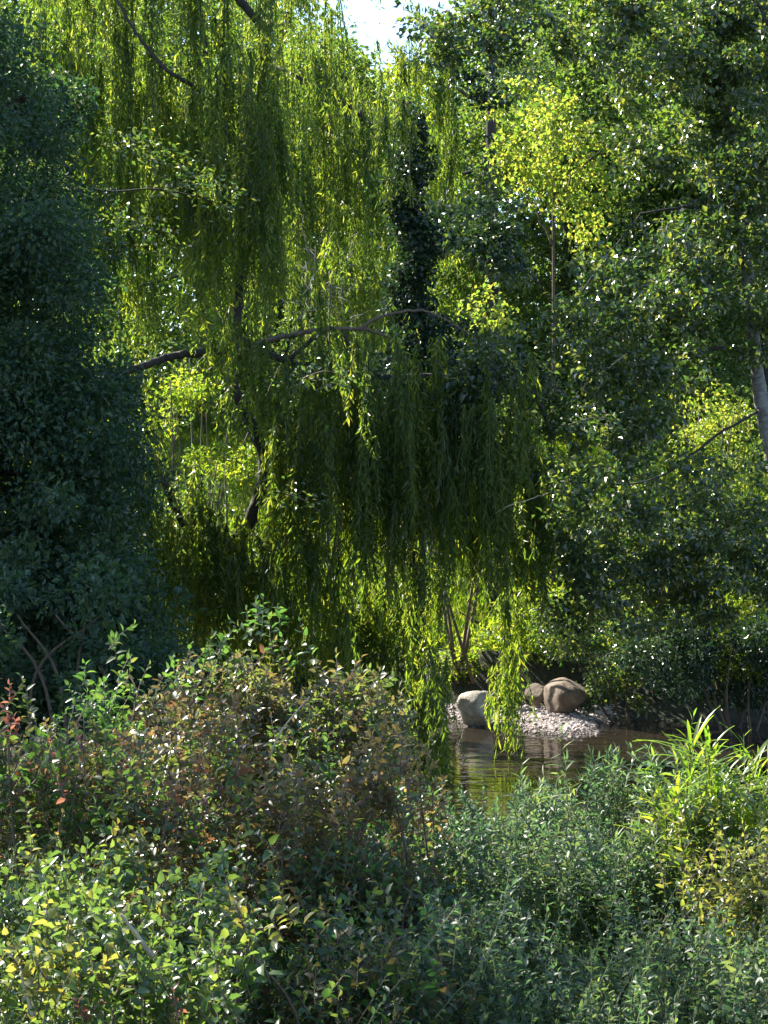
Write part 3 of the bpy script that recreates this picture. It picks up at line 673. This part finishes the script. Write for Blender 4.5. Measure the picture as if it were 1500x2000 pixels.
def fg_shrub(name, label, cat, px, d, zones, L, asp, length, n_leaf, mat, parts=150, stems=9, up=1.0, spread=.5, group=None, stem_mat='twig', fold=.2):
    """zones: (x0,y0,x1,y1,d0,d1,n sprigs,tint)"""
    base = ground_at(px, d); t = thing(name, base, label, cat, group)
    al = Acc(); tw = Acc(); PP = [[], [], [], [], []]; alltops = []
    for (x0, y0, x1, y1, d0, d1, n, tint) in zones:
        cen = np.array([W(rng.uniform(x0, x1), rng.uniform(y0, y1), rng.uniform(d0, d1)) for _ in range(max(3, n // 11))])
        tops = cen[rng.integers(len(cen), size=n)] + rng.normal(size=(n, 3)) * [.10, .10, .075]
        tops[:, 2] = np.maximum(tops[:, 2], height(tops[:, 0], tops[:, 1]) + .12)
        P, D, N, LL, TT, twigs = sprigs(tops, n_leaf, L, asp, length, up, tint, spread)
        for q, arr in enumerate((P, D, N, LL, TT)): PP[q].append(arr)
        for T_ in twigs:
            V, F = tube(T_, [.0035, .003, .0015], 3); tw.add(V, F)
        alltops.append(tops)
    P, D, N, LL, TT = [np.concatenate(q) for q in PP]; alltops = np.concatenate(alltops)
    o = np.argsort(P[:, 1] + rng.normal(size=len(P)) * .05 - .3 * (P[:, 2] > 1.0))
    first, rest = o[:parts], o[parts:]
    if parts:
        key = (mat, L, asp)
        if key not in LV: LV[key] = leaf_variants(mat, L, asp, 6)
        from mathutils import Matrix
        for q in first:
            dv = unit(D[q]); sd = unit(np.cross(dv, N[q])); nr = np.cross(sd, dv)
            Mx = Matrix(((dv[0], -sd[0], nr[0]), (dv[1], -sd[1], nr[1]), (dv[2], -sd[2], nr[2])))
            me = LV[key][min(5, int(TT[q] * 6))]
            ob = link('leaf', me, t, P[q] - np.array(t.location)); ob.rotation_euler = Mx.to_euler(); s_ = LL[q] / L; ob.scale = (s_, s_, s_)
    if len(rest):
        wd = LL[rest] * asp * rng.uniform(.8, 1.15, len(rest))
        al.add(*leaves(P[rest], D[rest], N[rest], LL[rest], wd, TT[rest], fold, .15, True))
        tag(al.build('foliage', M[mat], t, True), kind='stuff')
    tag(tw.build('twigs', M[stem_mat], t), kind='stuff')
    for q in range(stems):
        e = alltops[rng.integers(len(alltops))] - [0, 0, .12]
        b = base + rng.normal(size=3) * [.15, .15, 0]; b[2] = float(height(b[0], b[1])) - .03
        limb_obj('stem', [b, b + (e - b) * .5 + rng.normal(size=3) * .08 + [0, 0, .1], e], .011, .004, M[stem_mat], t, 5, 9)
    return t
G1 = 'shrubs on the near bank'
fg_shrub('dogwood_shrub', 'large shrub with green and reddish brown leaves in the middle of the near bank', 'shrub', 480, 10.4,
         [(240, 1360, 720, 1540, 9.8, 11.4, 230, .72), (240, 1360, 720, 1540, 9.8, 11.4, 200, .3), (180, 1500, 760, 1780, 9.0, 10.8, 420, .7), (180, 1500, 760, 1780, 9.2, 10.8, 360, None), (330, 1290, 560, 1360, 10.2, 11, 60, .6), (420, 1310, 740, 1400, 10.2, 11, 110, .65),
          (560, 1330, 740, 1430, 10.2, 11, 60, .5), (470, 1170, 560, 1270, 10.5, 10.9, 10, .1), (240, 1215, 390, 1300, 10.4, 10.8, 16, .2), (130, 1320, 230, 1430, 10.4, 10.8, 22, .05)],
         .066, .52, .22, 10, 'dogwood', 260, 12, group=G1)
fg_shrub('dogwood_shrub', 'shrub with red and yellow tinted tips along the left edge', 'shrub', 90, 9.4,
         [(-60, 1440, 260, 1660, 8.9, 9.9, 360, None), (-60, 1440, 240, 1600, 8.7, 9.0, 80, .3), (-30, 1330, 40, 1460, 9.2, 9.6, 12, .45)], .060, .56, .2, 10, 'dogwood', 150, 7, group=G1)
fg_shrub('red_shrub', 'few red leaves poking up above the left shrubs', 'shrub', 120, 9.0,
         [(110, 1415, 190, 1470, 8.8, 9.0, 9, None), (-20, 1380, 50, 1470, 8.7, 9.0, 9, .2), (215, 1880, 260, 1925, 6.8, 7.0, 4, .1), (330, 1480, 380, 1520, 8.8, 9, 4, .5)], .045, .55, .12, 9, 'red', 70, 4)
fg_shrub('bramble_bush', 'sunlit bright green bush in the bottom left corner', 'shrub', 180, 7.7,
         [(-80, 1650, 430, 1850, 7.5, 8.6, 170, None), (-80, 1650, 430, 1850, 7.5, 8.6, 190, .25), (-80, 1820, 420, 2120, 6.9, 7.8, 200, None), (-80, 1820, 420, 2120, 6.9, 7.8, 260, .3)], .060, .66, .2, 9, 'bramble', 290, 10, group=G1)
fg_shrub('orange_shrub', 'orange tinted sprays in the middle of the left shrubs', 'shrub', 480, 8.9,
         [(270, 1570, 330, 1640, 8.8, 9.0, 4, None), (560, 1560, 650, 1680, 8.9, 9.2, 14, .1), (330, 1620, 400, 1680, 8.7, 8.9, 6, None), (480, 1530, 520, 1570, 8.9, 9.1, 3, .8), (60, 1480, 200, 1560, 8.7, 8.9, 8, .6)], .048, .5, .18, 10, 'orange', 80, 5)
fg_shrub('orange_shrub', 'golden leaved sprig leaning over the water beside the dark willow', 'shrub', 790, 9.6,
         [(705, 1420, 775, 1500, 9.2, 9.4, 18, .5), (750, 1480, 870, 1560, 9.3, 9.6, 26, .4)], .050, .55, .15, 9, 'orange', 110, 4)
fg_shrub('bramble_bush', 'shaded dull green bush at the bottom middle', 'shrub', 650, 8.3,
         [(360, 1780, 900, 2120, 7.6, 9.0, 620, None), (520, 1640, 900, 1820, 8.8, 10.2, 420, None), (700, 1560, 880, 1680, 10.2, 11.4, 120, .2)], .058, .56, .2, 9, 'shade_green', 150, 8, group=G1)
fg_shrub('bramble_bush', 'yellow-green leaf tuft in the dull bush at the bottom middle', 'shrub', 500, 7.9,
         [(455, 1730, 520, 1800, 7.3, 7.4, 7, .9), (370, 1790, 430, 1850, 7.3, 7.4, 5, .3)], .066, .62, .16, 8, 'bramble', 60, 3, group=G1)
fg_shrub('weed_thicket', 'dense dark green weeds covering the near bank at the bottom right', 'weeds', 1150, 9.0,
         [(800, 1620, 1580, 1830, 9.4, 11.0, 1050, None), (780, 1780, 1600, 2120, 7.6, 9.4, 1200, None), (860, 1550, 1130, 1650, 10.5, 11.8, 300, .2)], .052, .42, .24, 13, 'weed', 290, 14, 1.3, .45, stem_mat='stem')
fg_shrub('goldenrod_clump', 'dark long leaved plants standing in front of the gravel bar', 'plant', 1180, 10.4,
         [(1120, 1480, 1290, 1640, 10.0, 10.8, 70, None), (1020, 1530, 1130, 1600, 10.6, 11, 26, None), (1080, 1600, 1320, 1760, 9.7, 10.2, 80, None)], .11, .17, .36, 18, 'weed', 220, 8, 1.6, .25, stem_mat='stem')
fg_shrub('bramble_bush', 'sunlit yellow-green bush at the right edge below the reeds', 'shrub', 1430, 9.8,
         [(1270, 1530, 1580, 1700, 9.4, 10.4, 300, None), (1360, 1640, 1580, 1880, 8.8, 9.8, 240, .75)], .055, .46, .2, 10, 'bramble', 200, 6, group=G1)
fg_shrub('goldenrod_clump', 'bright long leaved plants around the reed tuft at the right', 'plant', 1400, 9.9,
         [(1270, 1440, 1480, 1600, 9.7, 10.3, 60, None), (1340, 1540, 1540, 1660, 9.4, 9.9, 50, None)], .11, .16, .34, 16, 'reed', 200, 8, 1.6, .3, stem_mat='stem')
a = Acc(); n = 26000
gx = rng.uniform(-4.5, 4.5, n); gy = rng.uniform(5.5, 14.2, n); gz = height(gx, gy)
dv = rng.normal(size=(n, 3)) * [.5, .5, .2] + [0, 0, .9]
a.add(*leaves(np.stack([gx, gy, gz], 1), dv, rng.normal(size=(n, 3)), rng.uniform(.12, .38, n), rng.uniform(.008, .02, n), rng.random(n), .1, .25))
tag(a.build('grass', M['weed']), 'rank dark grass growing under the near bank shrubs', 'grass', None, 'stuff')
# reed clump
t = thing('reed_clump', ground_at(1380, 10.0), 'bright reed tuft with long arching blades at the right', 'reeds')
for (cx_, cy_, n) in ((1350, 1395, 22), (1385, 1400, 16), (1400, 1470, 22), (1320, 1480, 20), (1440, 1470, 18), (1365, 1520, 22), (1470, 1420, 12), (1300, 1530, 18), (1420, 1540, 20), (1470, 1510, 16)):
    top = W(cx_, cy_ + 60, 9.7); b = ground_at(cx_ + rng.uniform(-20, 20), 10.0)
    limb_obj('cane', [b, (b + top) / 2 + rng.normal(size=3) * .03, top], .006, .004, M['stem'], t, 5, 8)
    for q in range(n):
        a_ = q * 2.4 + rng.normal() * .3; l = rng.uniform(.2, .36); dr = np.array([math.cos(a_), .6 * math.sin(a_), rng.uniform(.4, 1.8)])
        s0 = top - [0, 0, rng.uniform(0, .22)]
        u = np.linspace(0, 1, 6)[:, None]; P = s0 + unit(dr) * l * u - np.array([0, 0, 1]) * l * .3 * u ** 2
        sd = unit(np.cross(unit(dr), [0, 0, 1.0])); w_ = (.0085 * np.sin(np.pi * np.clip(u * .85 + .12, 0, 1)) + .0005)
        V = np.concatenate([P + sd * w_, P - np.array([0, 0, .003]), P - sd * w_]); kk = 6
        F = []
        for z_ in range(5):
            F += [[z_, z_ + 1, kk + z_ + 1], [z_, kk + z_ + 1, kk + z_], [kk + z_, kk + z_ + 1, 2 * kk + z_ + 1], [kk + z_, 2 * kk + z_ + 1, 2 * kk + z_]]
        link('blade', mesh('blade', V, np.array(F), np.full(len(V), rng.random()), True), t, None, M['reed'])
# bare sticks
def stick(pts, d, r, label):
    V, F = tube(spline([W(x, y, d) for x, y in pts], 10), np.linspace(r, r * .5, 10), 6, .08)
    tag(link('stick', mesh('stick', V, F, None, True), None, None, M['dry']), label, 'stick', 'bare sticks among the shrubs')
stick([(300, 1870), (270, 1830), (235, 1785)], 7.2, .012, 'pale bare stick slanting through the bright bush at lower left')
stick([(525, 1480), (548, 1430), (575, 1395), (605, 1360)], 9.7, .006, 'thin pale arching stem in front of the reddish shrub')
stick([(65, 1985), (52, 1940), (40, 1900)], 6.9, .009, 'short pale stick in the bottom left corner')
